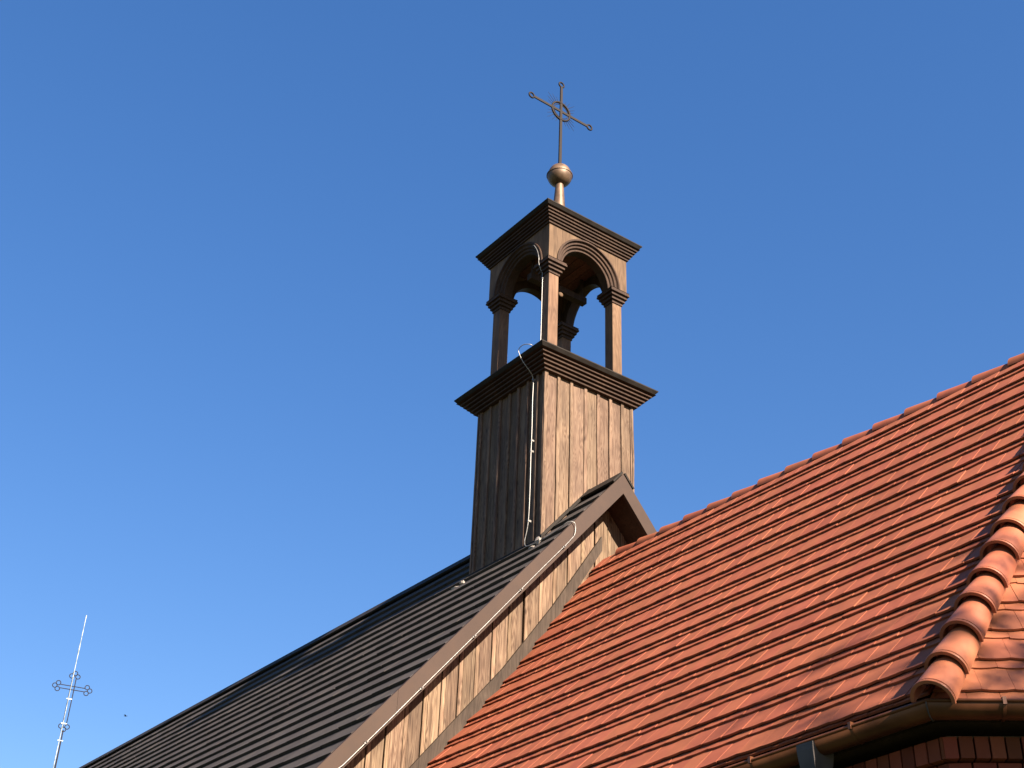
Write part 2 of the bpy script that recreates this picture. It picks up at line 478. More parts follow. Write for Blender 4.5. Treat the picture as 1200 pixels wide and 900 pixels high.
# the far slope and the other two facets carry plain courses
Vv = [AP, AP + G48 * 2.25]
Vv[1] = Vector((HX0 + 2.25, -0.75, ZE)) if False else AP + G48 * 2.2
eave = [(EW.x, EW.y), (AP.x, AP.y), (Vv[1].x, Vv[1].y), (Vv[1].x, -Vv[1].y), (AP.x, -AP.y), (EW.x, -EW.y)]
mb = MB()
gz = GA * math.sin(PL)
def far_courses(p_e0, p_e1, a0, a1, k=17):
    for i in range(k):
        f0, f1 = i / k, (i + 1.12) / k
        f1 = min(f1, 1.0)
        q = [Vector(p_e0).lerp(a0, f0), Vector(p_e1).lerp(a1, f0), Vector(p_e1).lerp(a1, f1), Vector(p_e0).lerp(a0, f1)]
        nn = (q[1] - q[0]).cross(q[3] - q[0])
        if nn.length < 1e-6: nn = (q[1] - q[0]).cross(q[2] - q[0])
        nn.normalize()
        if nn.z < 0: nn = -nn
        mb.poly([q[0] + nn * .06, q[1] + nn * .06, q[2] + nn * .03, q[3] + nn * .03], random.random())
        mb.poly([q[0] + nn * .06, q[1] + nn * .06, q[1] + nn * .03, q[0] + nn * .03], random.random())
Z3 = lambda p: Vector((p[0], p[1], ZE))
mir = lambda p: Vector((p.x, -p.y, p.z))
WE, WR, WM = mir(EW), Vector((XW + .02, 0, ZC)), Vector((XW + .02, -YK, ZK))
V1 = Z3(eave[2])
far_courses(V1, mir(V1), K2, mir(K2), 10); far_courses(K2, mir(K2), BP, BP, 7)
far_courses(mir(V1), mir(AP), mir(K2), mir(KP), 10); far_courses(mir(K2), mir(KP), BP, BP, 7)
far_courses(mir(AP), WE, mir(KP), WM, 10); far_courses(mir(KP), WM, BP, WR, 7)
mb.build('far_roof_tiles', M['tile'], chancel)
# facet tiles
mb = MB()
gf = GA * math.sin(PL) / abs(FUP.z)
fc = [FL - 0.005 - gf * k for k in range(0, 11)]
fc = [c for c in fc if c > 0.05]
tile_field(mb, fa_surf, fc, fa_hip, fa_end, seed=8, vmax=FL + 0.05, lift=0.9)
fc2 = [FL2 - gf * k - 0.02 for k in range(0, 12)]
fc2 = [c for c in fc2 if c > 0.3]
tile_field(mb, fb_surf, fc2, fb_hip, fb_end, seed=9, vmax=FL2)
mb.build('facet_tiles', M['hip'], chancel)  # same tiles as the main slope, coloured lighter to look sunlit
mb = MB()
mb.poly([AP - FN * .004, AP + G48 * 2.2 - FN * .004, K2 - FN * .004, KP - FN * .004])
mb.poly([KP, K2, BP])
mb.build('facet_deck', M['dark_trim'], chancel)

# half-round cover tiles
def cover_tile(mb, p, d, up, r0, r1, ln, sweep_deg=196, th=0.014, tone=0.5, lips=2):
    """p: centre of the exposed end, d: direction towards the covered end"""
    d = d.normalized(); side = d.cross(up).normalized(); up = side.cross(d).normalized()
    n = 18; h = R(sweep_deg) / 2
    def ring(s_, r_):
        return [p + d * s_ + (side * math.sin(-h + 2 * h * k / n) + up * math.cos(-h + 2 * h * k / n)) * r_ for k in range(n + 1)]
    prof = [(0.0, r0 + .004), (0.010, r0 + .006), (0.014, r0 + .005), (0.016, r0 - .005), (0.028, r0 - .005), (0.031, r0), (0.07, r0 - .001), (ln, r1)]
    if lips == 0: prof = [(0, r0), (ln, r1)]
    rows = [ring(s_, r_) for s_, r_ in prof]
    # sharp bands: no shared normals between them
    for i in range(len(rows) - 1):
        mb.grid([rows[i], rows[i + 1]], tone=tone, smooth=True)
    inn = [ring(0.0, r0 - th), ring(ln, r1 - th)]
    mb.grid(inn, tone=tone, smooth=True)
    mb.grid([rows[0], inn[0]], tone=tone)

mb = MB()
rnd = random.Random(5)
hip_path = [(AP, KP), (KP, BP)]
def hip_point(t):
    l1 = (KP - AP).length
    if t <= l1: return AP.lerp(KP, t / l1), (KP - AP).normalized()
    return KP.lerp(BP, (t - l1) / (BP - KP).length), (BP - KP).normalized()
hip_up = (N_L + FN).normalized()
t = -0.135; ht = (KP - AP).length + (BP - KP).length
hips = []
while t < ht - .1:
    p, d = hip_point(max(t, 0)); p = p + d * min(t, 0)
    hips.append((p, d)); t += (0.275, 0.315, 0.31, 0.29, 0.32)[len(hips) % 5 - 1]
o_h = None
hip_col = None
for i, (p, d) in enumerate(hips):
    up = hip_up if i < 12 else (N_U + FN2).normalized()
    pp = p + up * (0.046 + rnd.uniform(-.004, .004)) + Vector((.068, 0, 0))
    dd = (d - up * 0.10 + Vector((rnd.gauss(0, .008), rnd.gauss(0, .008), 0))).normalized()
    cover_tile(mb, pp + up * .012, dd, up, 0.120, 0.092, 0.41, th=.016, tone=rnd.random())
for e0, e1 in ((V1, K2), (mir(V1), mir(K2)), (mir(AP), mir(KP))):
    for a, b_ in ((e0, e1), (e1, BP)):
        d = (b_ - a).normalized(); out = Vector((a.x - HX0 + .3, a.y, 0)).normalized(); n_ = int((b_ - a).length / .31)
        for i in range(n_):
            up = (Vector((0, 0, 1)) + out * .9).normalized()
            cover_tile(mb, a + d * .31 * i + up * .06, (d - up * .1).normalized(), up, 0.120, 0.092, 0.41, th=.016, tone=rnd.random())
mb.build('hip_tiles', M['hip'], chancel)
mb = MB()
x = XW + 0.03 - 0.38 + .12
xs = []
x = 4.759 - 0.38 * 9
while x < 7.3:
    xs.append(x); x += 0.38
for x in xs:
    if x < XW: continue
    pp = Vector((x + rnd.uniform(-.006, .006), 0, -2.664 - 0.118 + rnd.uniform(-.004, .004)))
    cover_tile(mb, pp, Vector((1, 0, -0.055)), Vector((0, 0, 1)), 0.108, 0.088, 0.46, sweep_deg=190, tone=rnd.random(), lips=0)
mb.build('ridge_tiles', M['tile'], chancel)

# gutter ----------------------------------------------------
gut = MB()
gp = [(EW.x + .03, EW.y), (AP.x, AP.y), (Vv[1].x, Vv[1].y), (Vv[1].x, -Vv[1].y), (AP.x, -AP.y)]
gc, gz0, gr = 0.075, ZE - 0.068, 0.078
prof = []
for k in range(13):
    a = math.pi + math.pi * k / 12
    prof.append((gc + gr * math.cos(a), gz0 + gr * math.sin(a)))
prof[0] = (prof[0][0], gz0 + 0.02)
inner = [(gc + (gr - .004) * math.cos(math.pi + math.pi * k / 12), gz0 + (gr - .004) * math.sin(math.pi + math.pi * k / 12)) for k in range(12, -1, -1)]
sweep(gut, gp, prof, smooth=True, caps=False)
sweep(gut, gp, inner, smooth=True, caps=False)
settle(gut)
gobj = gut.build('gutter', M['copper'], chancel, fix=False)
mb = MB()
bead = [(gc + gr + .002 + .011 * math.cos(2 * math.pi * k / 10), gz0 + .004 + .011 * math.sin(2 * math.pi * k / 10)) for k in range(11)]
sweep(mb, gp, bead, smooth=True, caps=False)
settle(mb); mb.build('rim', M['copper'], gobj)
def gutter_band(pt, d, w_=0.02):
    mb = MB()
    d = Vector(d).normalized(); nn = Vector((d.y, -d.x, 0))
    rows = []
    for s_ in (-w_ / 2, w_ / 2):
        rows.append([Vector(pt) + d * s_ + nn * (gc + (gr + .006) * math.cos(math.pi + math.pi * k / 12)) + Vector((0, 0, gz0 + (gr + .006) * math.sin(math.pi + math.pi * k / 12))) for k in range(13)])
    mb.grid(rows, smooth=True)
    rows2 = [[p - nn * .0 + Vector((0, 0, .0)) for p in r_] for r_ in rows]
    q = rows[0][12]; q2 = rows[1][12]
    mb.hexa([q + nn * .012 + Vector((0, 0, -.02)), q2 + nn * .012 + Vector((0, 0, -.02)), q2 - nn * .02 + Vector((0, 0, -.02)), q - nn * .02 + Vector((0, 0, -.02)),
             q + nn * .012 + Vector((0, 0, .022)), q2 + nn * .012 + Vector((0, 0, .022)), q2 - nn * .02 + Vector((0, 0, .022)), q - nn * .02 + Vector((0, 0, .022))])
    settle(mb); mb.build('gutter_bracket', M['copper'], gobj)
for x in (7.17, 6.42, 5.7, 5.0):
    p = ch_surf(x, SE)[0]; gutter_band((x, p.y, 0), Vector((AP.x - EW.x, AP.y - EW.y, 0)))
for s_ in (0.345, 1.05):
    p = AP + G48 * s_; gutter_band((p.x, p.y, 0), G48)
# soldered strap on the corner
mb = MB()
cn = (Vector((0, -1, 0)) + Vector((G48.y, -G48.x, 0))); cn = cn / (1 + Vector((0, -1, 0)).dot(Vector((G48.y, -G48.x, 0))))
mb.tube([Vector((AP.x, AP.y, 0)) + cn * (gc + (gr + .003) * math.cos(-a)) + Vector((0, 0, gz0 + (gr + .003) * math.sin(-a))) for a in [R(2 + 11 * i) for i in range(12)]], 0.004, 6)
mb.build('corner_seam', M['zinc'], gobj)

# walls -----------------------------------------------------
def offs(o_):
    out = []
    P = [Vector((p[0], p[1], 0)) for p in [(XW + .02, YE), (AP.x, AP.y), (Vv[1].x, Vv[1].y), (Vv[1].x, -Vv[1].y), (AP.x, -AP.y), (XW + .02, -YE)]]
    return [(p.x, p.y) for p in P], o_
WO = -0.26                          # wall face, inwards of the eaves line
path = [(p[0], p[1]) for p in eave]
mb = MB()
sweep(mb, path, [(WO - .012, ZE - 0.24), (WO - .012, -ZO), (WO - .4, -ZO), (WO - .4, ZE - 0.05), (WO - .02, ZE - .05), (WO - .02, ZE - .24)], tone=0.5, caps=True)
settle(mb); wall = mb.build('brick_wall', M['joint'], chancel)
def brick_run(mb, a, b, o0, o1, z0, z1, pitch, gap=0.011, seed=0, shift=0.0):
    """bricks set side by side along the eaves edge a-b between offsets o0 < o1"""
    a, b = Vector((a[0], a[1], 0)), Vector((b[0], b[1], 0)); d = (b - a); ln = d.length; d.normalize(); nn = Vector((d.y, -d.x, 0))
    rnd = random.Random(seed); s_ = shift
    while s_ < ln:
        e0, e1 = max(0.0, s_ + gap / 2), min(ln, s_ + pitch - gap / 2)
        if e1 - e0 > 0.015:
            dn = rnd.uniform(-.003, .003)
            c = []
            for z in (z0, z1):
                for (s2, o2) in ((e0, o1 + dn), (e1, o1 + dn), (e1, o0), (e0, o0)):
                    c.append(a + d * s2 + nn * o2 + Vector((0, 0, z)))
            mb.hexa(c, rnd.random())
        s_ += pitch
    return mb
def inset(i, o_):
    """ends of eaves edge i moved to the mitre at offset o_"""
    P = [Vector((p[0], p[1], 0)) for p in eave]
    def n_(k): d = (P[k + 1] - P[k]).normalized(); return Vector((d.y, -d.x, 0))
    a, b = P[i], P[i + 1]; nn = n_(i)
    res = []
    for pt, k in ((a, i - 1), (b, i + 1)):
        if 0 <= k < len(P) - 1:
            m = (nn + n_(k)) / (1 + nn.dot(n_(k))); res.append(pt + m * o_ - nn * o_)
        else: res.append(pt)
    return res
mb = MB()
for i in range(5):
    vis = i < 2
    a, b = inset(i, -0.12)
    brick_run(mb, a, b, -.36, -.12, ZE - .30, ZE - .18, 0.085, seed=i)            # soldier course
    a, b = inset(i, -0.17)
    brick_run(mb, a, b, -.40, -.17, ZE - .375, ZE - .312, 0.135, seed=i + 10)      # header course
    a, b = inset(i, -0.21)
    brick_run(mb, a, b, -.40, -.21, ZE - .45, ZE - .387, 0.135, seed=i + 20, shift=-.07)
settle(mb); mb.build('brick_cornice', M['brick'], wall)
mb = MB()
for i in range(5):
    z = ZE - .462; k = 0
    a, b = inset(i, WO)
    while z > -ZO + .05:
        if i < 2 or k < 8 or True:
            brick_run(mb, a, b, WO - .1, WO, max(z - .065, -ZO + .01), z, 0.262, seed=100 + i * 100 + k, shift=-(k % 2) * .131)
        z -= 0.077; k += 1
settle(mb); mb.build('brick_courses', M['brick'], wall)
mb = MB()
sweep(mb, path, [(-.30, ZE - .12), (-.05, ZE - .12), (-.05, ZE - .035), (-.30, ZE - .035)])
settle(mb); mb.build('eaves_board', M['dark_trim'], chancel)

# downpipe with its funnel
dp = MB()
dx = 6.85; dyo = ch_surf(dx, SE)[0].y; dy = dyo - gc
gzz = gz0 + SHR * (AP.x - dx)
rows = []
for hx, o0, o1, z_ in ((.064, .09, .092, gzz - .008), (.062, .09, .092, gzz - .05), (.050, .06, .065, gzz - .24), (.048, .055, .058, gzz - .34)):
    rows.append([Vector((dx + sx * hx + (.0 if sx > 0 else (.0)), dy + sy * (o0 if sy > 0 else o1), z_)) for sx, sy in ((-1, -1), (1, -1), (1, 1), (-1, 1))])
dp.grid(rows, True)
dp.tube([(dx, dy, gzz - .33), (dx, dy + .02, gzz - .45), (dx, dyo + .10, gzz - .62), (dx, dyo + .17, gzz - .75), (dx, dyo + .19, gzz - .9), (dx, dyo + .19, -ZO + .1)], 0.05, 18)
dpo = dp.build('downpipe', M['zinc'], chancel)

# ------------------------------------------------------------------ wooden nave
nave = thing('nave', 'timber church nave with dark shingle roof and weathered plank gable', 'church nave', (-7.0, 0, 0))
XF = -17.0
YN = 4.7
mb = MB()
ds = [0.10, 0.50, 0.86, 1.20, 1.51]
while ds[-1] < YN / math.cos(math.atan(TP)): ds.append(ds[-1] + 0.297)
AN = math.atan(TP)
for sgn in (-1, 1):
    nn = Vector((0, sgn * math.sin(AN), math.cos(AN)))
    def sp(x, d): return Vector((x, sgn * d * math.cos(AN), ZR - d * math.sin(AN)))
    rnd = random.Random(21 + sgn)
    for i in range(len(ds) - 1):
        d0, d1 = ds[i] - .12, ds[i + 1]
        x = XF + rnd.uniform(0, .2)
        while x < XG - .045:
            w_ = rnd.uniform(0.24, 0.42) if sgn < 0 else 3.0
            x1 = min(x + w_, XG - .043)
            if XG - .043 - x1 < .08: x1 = XG - .043
            tone = rnd.random(); h1 = 0.026 + rnd.gauss(0, .0015); h0 = -.022
            dd = rnd.gauss(0, .0035)
            a, b_, c_, d_ = sp(x + .001, d1 + dd) + nn * h1, sp(x1 - .001, d1 + dd) + nn * h1, sp(x1 - .001, d0) + nn * h0, sp(x + .001, d0) + nn * h0
            e = -.034
            mb.hexa([a + nn * e, b_ + nn * e, c_ + nn * e, d_ + nn * e, a, b_, c_, d_], tone)
            x = x1
mb.build('roof_shingles', M['shingle'], nave)
mb = MB()
for sgn in (-1, 1):
    nn = Vector((0, sgn * math.sin(AN), math.cos(AN)))
    dmax = ds[-1] - .02
    a0, a1 = Vector((XF + .02, 0, ZR)), Vector((XG - .05, 0, ZR))
    b0, b1 = [Vector((x, sgn * dmax * math.cos(AN), ZR - dmax * math.sin(AN))) for x in (XF + .02, XG - .05)]
    t0, t1 = Vector((0, 0, -.045)), Vector((0, 0, -.17))
    mb.hexa([a0 + t1, a1 + t1, b1 + t1, b0 + t1, a0 + t0, a1 + t0, b1 + t0, b0 + t0])
mb.build('roof_boarding', M['dark_trim'], nave)
mb = MB()
for sgn in (-1, 1):
    nn = Vector((0, sgn * math.sin(AN), math.cos(AN)))
    for x0, x1 in ((XF, -.765), (.765, XG + .01)):
        p = [Vector((x, sgn * d * math.cos(AN), ZR - d * math.sin(AN))) + nn * h for h in (.028, .052) for (x, d) in ((x0, -.02), (x1, -.02), (x1, .20), (x0, .20))]
        mb.hexa(p)
mb.build('ridge_cap', M['sheet'], nave)
# bargeboards
ZB = -1.707
for sgn in (-1, 1):
    mb = MB()
    segs = [(0, 2.9), (2.9, YN + .05)] if sgn < 0 else [(0, YN + .05)]
    for j, (y0, y1) in enumerate(segs):
        xo = XG - (.0 if j == 0 else .004)
        c = []
        for (z_, x_) in ((-.262, 0), (0, 0)):
            for (xx, yy) in ((XG - .045, y0), (xo, y0), (xo, y1), (XG - .045, y1)):
                c.append((xx, sgn * yy, ZB - TP * yy + z_ - (.004 if yy == 0 else 0)))
        mb.hexa(c, 0.35 + .3 * j)
    bb = mb.build('bargeboard', M['paint'], nave)
# soffit between wall and bargeboard
for sgn in (-1, 1):
    mb = MB(); c = []
    for z_ in (-.235, -.21):
        for (xx, yy) in ((XW - .02, 0), (XG - .047, 0), (XG - .047, YN), (XW - .02, YN)):
            c.append((xx, sgn * yy, ZB - TP * yy + z_))
    mb.hexa(c, 0.4)
    mb.build('soffit', M['dark_trim'], nave)
# gable planks
mb = MB()
rnd = random.Random(9)
y = -1.355 - 0.2035 * 16
while y < 4.4:
    y1 = y + 0.2035
    tone = rnd.random(); dx_ = rnd.gauss(0, .004); tilt = rnd.gauss(0, .004)
    ya, yb = y + .007, y1 - .007
    zt = lambda yy: ZB - TP * abs(yy) - .215
    cuts = [ya, yb] if ya * yb > 0 else [ya, 0, yb]
    for q in range(len(cuts) - 1):
        p0, p1 = cuts[q], cuts[q + 1]
        xf = lambda yy: XW + dx_ + tilt * (yy - (y + .1)) / .1
        # wide board with a planed lighter edge on its left
        e = min(.048, (p1 - p0) * .4) if q == 0 else 0
        zb = -ZO + .3
        def col_(yy, xx): return [Vector((xx, yy, zb)), Vector((xx, yy, zt(yy)))]
        if e:
            mb.grid([col_(p0, xf(p0) - .04), col_(p0, xf(p0) + .001), col_(p0 + .004, xf(p0) + .006), col_(p0 + e - .004, xf(p0) + .006), col_(p0 + e, xf(p0) - .012)], tone=tone * .4 + .85 + rnd.uniform(-.2, .2))
        mb.grid([col_(p0 + e, xf(p0) - .012), col_(p0 + e + .004, xf(p0 + e)), col_(p1, xf(p1)), col_(p1, xf(p1) - .04)], tone=tone)
    y = y1
gw = mb.build('gable_planks', M['gable'], nave)
mb = MB()
mb.hexa([(XW - .12, -4.45, -ZO), (XW - .028, -4.45, -ZO), (XW - .028, 4.45, -ZO), (XW - .12, 4.45, -ZO),
         (XW - .12, -4.45, -7.2), (XW - .028, -4.45, -7.2), (XW - .028, 4.45, -7.2), (XW - .12, 4.45, -7.2)])
mb.poly([(XW - .03, -4.45, -7.2), (XW - .03, 4.45, -7.2), (XW - .03, 0, -2.0)])
for sgn in (-1, 1):
    mb.box((XF + .6, sgn * 4.45 - .06, -ZO), (XW - .03, sgn * 4.45 + .06, -7.0))
mb.box((XF + .5, -4.45, -ZO), (XF + .6, 4.45, -7.0))
mb.poly([(XF + .55, -4.45, -7.0), (XF + .55, 4.45, -7.0), (XF + .55, 0, -1.95)])
mb.build('plank_wall', M['board'], nave)
# board that covers the joint with the chancel roof
mb = MB()
for sgn in (-1,):
    vs = [-0.0, SK * .45, SK * .9, SK + 1.4, SE - .02]
    rows = []
    for v in vs:
        p, nn = ch_surf(XW, v)
        if v == 0:
            lo = Vector((0, -.05 if sgn > 0 else -.05, ZC + .11)); hi = Vector((0, -.05, ZC + .30))
        else:
            lo, hi = p + nn * .028, p + nn * .158
        q = []
        for (x_, pt) in ((XW + .010, lo), (XW + .045, lo), (XW + .045, hi), (XW + .010, hi)):
            q.append(Vector((x_, pt.y * -sgn * -1 if sgn < 0 else -pt.y, pt.z)))
        rows.append(q)
    rows = [[Vector((p.x, sgn * abs(p.y), p.z)) for p in r_] for r_ in rows]
    mb.grid(rows, True, 0.5); mb.poly(rows[0]); mb.poly(rows[-1])
mb.build('flashing_board', M['flash_board'], nave)

# ------------------------------------------------------------------ bell turret
tur = thing('bell_turret', 'brown wooden bell turret with open arches rising from the dark nave ridge', 'bell turret', (0, 0, ZO - 2.6))
S = 0.75
PIT = 0.2085
def rot(k):
    return Matrix.Rotation(k * math.pi / 2, 4, 'Z')
def shaft_face(k, seed):
    """face looking along +x before turning; planks with raised cover strips"""
    mb = MB(); rnd = random.Random(seed); m = rot(k)
    z0, z1 = -3.35, -0.17
    ys = [-S]
    y = -S + (0.055 if k == 0 else 0.06)
    edges = [-0.748, -0.539, -0.328, -0.097, 0.120, 0.323, 0.528, 0.712] if k == 0 else [-.735, -.655, -.47, -.26, -.05, .16, .37, .575]
    if k == 3:   # looking along -y; local y runs along world x
        edges = [-.735, -.69, -.479, -.252, -.043, .153, .36, .56]
    edges = edges + [S]
    for i in range(len(edges) - 1):
        y0, y1 = edges[i], edges[i + 1]
        tone = rnd.random(); x0 = S - .026
        tl = rnd.gauss(0, .0025)
        # board
        rr = [[m @ Vector((x0 + a, yy, zz)) for zz in (z0, (z0 + z1) / 2 + rnd.uniform(-.3, .3), z1)] for a, yy in ((-.03, y0), (0 + tl, y0), (0 - tl, y1), (-.03, y1))]
        mb.grid(rr, tone=tone)
        # strip with a rounded edge over the joint
        wd = .050 if y1 - y0 > .1 else .035
        t2 = rnd.random(); px = rnd.gauss(0, .002)
        prof = ((-.01, 0), (.020 + px, .0), (.025 + px, .006), (.025 + px, wd - .010), (.018 + px, wd), (-.01, wd))
        zs = [z1 + (z0 - z1) * q / 8 for q in range(9)]
        wob = [rnd.gauss(0, .0022) for _ in zs]
        rr = [[m @ Vector((x0 + a + wb * (1 if a > 0 else 0), y0 + b_ + wb, zz)) for zz, wb in zip(zs, wob)] for a, b_ in prof]
        mb.grid(rr, tone=min(1.0, 0.35 * t2 + .3 * tone + .42))
    return mb.build('plank_wall', M['board'], tur)
for k in range(4): shaft_face(k, 40 + k)
mb = MB(); mb.box((-S + .06, -S + .06, -3.35), (S - .06, S - .06, -.2)); mb.build('core', M['dark_trim'], tur)

def square_sweep(mb, prof, tone=0.5, cx=0, cy=0):
    rows = [[Vector((cx + sx * r_, cy + sy * r_, z)) for sx, sy in ((1, -1), (1, 1), (-1, 1), (-1, -1))] for r_, z in prof]
    mb.grid(rows, True, tone)

# lower cornice: fillets stepping out, then a metal-capped fascia
def cornice(zb, zt, r0, r1, name):
    H = zt - zb - .062; n = 5
    prof = [(r0 - .12, zb + .002), (r0 - .002, zb)]
    W = r1 - r0 - .026
    for i in range(n):
        f0, f1 = i / n, (i + 1) / n
        z0, z1_ = zb + H * f0, zb + H * f1
        st = z1_ - z0
        ra, rb = r0 + W * (.10 + .90 * f0), r0 + W * (.10 + .90 * f1)
        # a lit fillet, then a deep quirk undercut below the next one
        prof += [(ra, z0), (ra + .003, z0 + st * .50), (ra - .012, z0 + st * .56), (ra - .010, z0 + st * .97)]
    prof += [(r1 - .02, zb + H)]
    mb = MB(); square_sweep(mb, prof)
    o = mb.build(name, M['trim'], tur)
    return o
lc = cornice(-0.215, 0.034, 0.765, 0.982, 'lower_cornice')
mb = MB(); square_sweep(mb, [(.80, -.028), (.935, -.028), (.948, -.022), (.976, .012), (.983, .020), (.984, .034), (.972, .040), (.60, .13), (.0, .13)])
mb.build('metal_cap', M['sheet'], lc)
uc = cornice(2.232, 2.482, 0.705, 0.860, 'upper_cornice')
mb = MB(); square_sweep(mb, [(.72, 2.42), (.815, 2.42), (.826, 2.426), (.853, 2.460), (.861, 2.468), (.862, 2.482), (.850, 2.488), (.30, 2.66), (.12, 2.90), (.0, 2.93)])
mb.build('metal_roof', M['sheet'], uc)
# columns and capitals
for sx in (1, -1):
    for sy in (-1, 1):
        cx, cy = sx * .56, sy * .56
        mb = MB()
        square_sweep(mb, [(.076, .02), (.080, .024), (.080, 1.46)], cx=cx, cy=cy, tone=random.random())
        co = mb.build('column', M['pale_trim'], tur)
        mb = MB()
        prof = [(.070, 1.448)]
        zz = 1.448; rr_ = .094
        for i in range(4):
            prof += [(rr_, zz), (rr_, zz + .026), (rr_ - .006, zz + .030), (rr_ - .006, zz + .050)]
            zz += .050; rr_ += .0235
        prof += [(rr_ - .024, zz + .004), (.05, zz + .005)]
        square_sweep(mb, prof, cx=cx, cy=cy)
        mb.build('capital', M['trim'], co)
# arch panels
CZ = 1.655; BX = 0.695; ZT = 2.24
def arch_panel(k):
    m = rot(k)
    NA = 32
    corner = math.atan2(ZT - CZ, BX)
    angs = sorted(set([math.pi * i / NA for i in range(NA + 1)] + [corner, math.pi - corner]))
    def arc(r_, x_): return [m @ Vector((x_, r_ * math.cos(a), CZ + r_ * math.sin(a))) for a in angs]
    def outer(x_, bx):
        out = []
        for a in angs:
            c_, s_ = math.cos(a), math.sin(a)
            tt = min(bx / abs(c_) if abs(c_) > 1e-6 else 1e9, (ZT - CZ) / s_ if s_ > 1e-6 else 1e9)
            out.append(m @ Vector((x_, tt * c_, CZ + tt * s_)))
        return out
    mb = MB()
    IB = .505
    mb.grid([outer(BX, BX), arc(.530, BX), arc(.530, IB)], tone=random.random())
    mb.grid([outer(IB, IB), arc(.530, IB)])
    for sg in (1, -1):   # underside at the springing
        mb.poly([m @ Vector((BX, sg * BX, CZ)), m @ Vector((BX, sg * .41, CZ)), m @ Vector((IB, sg * .41, CZ)), m @ Vector((IB, sg * IB, CZ))])
    po = mb.build('arch_panel', M['pale_trim'], tur)
    mb = MB()
    pr = [(.560, BX - .01), (.560, BX + .020), (.552, BX + .024), (.534, BX + .024), (.530, BX + .016), (.522, BX - .004), (.514, BX - .010),
          (.494, BX - .010), (.490, BX - .014), (.484, BX - .034), (.478, BX - .038), (.456, BX - .038), (.450, BX - .044), (.444, BX - .064), (.436, BX - .068), (.414, BX - .068), (.410, BX - .074), (.410, IB - .012), (.532, IB - .012)]
    rows = [arc(r_, x_) for r_, x_ in pr]
    for i in range(len(rows) - 1): mb.grid([rows[i], rows[i + 1]])
    mb.build('arch_moulding', M['trim'], po)
for k in range(4): arch_panel(k)
mb = MB(); mb.box((-.66, -.66, 2.19), (.66, .66, 2.225)); 
for i in range(7): mb.box((-.5, -.5 + i * .145, 2.176), (.5, -.5 + i * .145 + .135, 2.19), random.random())
mb.build('ceiling', M['red_wood'], tur)
mb = MB(); mb.box((-.05, -.50, 1.755), (.05, .50, 1.855))
for y_ in (-.44, .44): mb.box((-.02, y_ - .02, 1.855), (.02, y_ + .02, 2.18))
mb.build('bell_beam', M['trim'], tur)
mb = MB()
mb.lathe([(0.0, .012), (.03, .012), (.045, 0), (.03, -.012), (0, -.012)], (0, 0, 0), 20)
mx = Matrix.Translation((.055, .02, 1.70)) @ Matrix.Rotation(R(90), 4, 'Y')
mb.v = [mx @ p for p in mb.v]
mb.build('pulley', M['pale_trim'], tur)

# ball finial and cross: it stands on the turret roof
fin = thing('roof_cross', 'thin iron cross with a ring of rays on a bronze ball above the turret', 'cross', (0, 0, ZO + 2.66))
mb = MB()
mb.lathe([(.135, 2.60), (.118, 2.80), (.092, 3.30), (.062, 3.72), (.060, 3.74)], n=28)
mb.build('stem', M['bronze'], fin)
mb = MB()
BC, BR = 3.915, .190
low = [(BR * math.cos(R(a)), BC + BR * math.sin(R(a))) for a in range(-90, -3, 6)]
top = [(.176 * math.cos(R(a)), BC + .012 + .186 * math.sin(R(a))) for a in range(0, 91, 6)]
mb.lathe(low + [(BR, BC - .012)], n=40)
mb.lathe([(BR, BC - .012), (BR + .009, BC - .010), (BR + .009, BC + .004), (BR - .004, BC + .008), (.172, BC + .010)], n=40, smooth=False)
mb.lathe(top, n=40)
mb.build('ball', M['bronze'], fin)
mb = MB()
CX = 5.225
mb.hexa([(-.013, -.024, 4.08), (.013, -.024, 4.08), (.013, .024, 4.08), (-.013, .024, 4.08), (-.011, -.020, 5.745), (.011, -.020, 5.745), (.011, .020, 5.745), (-.011, .020, 5.745)])
mb.hexa([(-.009, -.53, CX - .021), (.009, -.53, CX - .021), (.009, .53, CX - .021), (-.009, .53, CX - .021), (-.009, -.53, CX + .021), (.009, -.53, CX + .021), (.009, .53, CX + .021), (-.009, .53, CX + .021)])
mb.build('bar', M['iron'], fin)
for c in ((0, -.575, CX), (0, .575, CX), (0, 0, 5.79)):
    mb = MB(); mb.torus(c, .047, .014, (0, 1, 0), (0, 0, 1), 24, 8); mb.build('end_loop', M['iron'], fin)
mb = MB()
mb.torus((0, 0, CX), .172, .018, (0, 1, 0), (0, 0, 1), 48, 8)
mb.torus((0, 0, CX), .135, .006, (0, 1, 0), (0, 0, 1), 48, 6)
mb.build('ring', M['iron'], fin)
for q in range(4):
    mb = MB()
    for da in (-24, -12, 0, 12, 24):
        a = R(45 + 90 * q + da); ln = .37 - abs(da) * .004
        d = Vector((0, math.cos(a), math.sin(a)))
        mb.tube([d * .17 + Vector((0, 0, CX)), d * ln + Vector((0, 0, CX))], [.0045, .002], 5)
    mb.build('ray_cluster', M['iron'], fin)

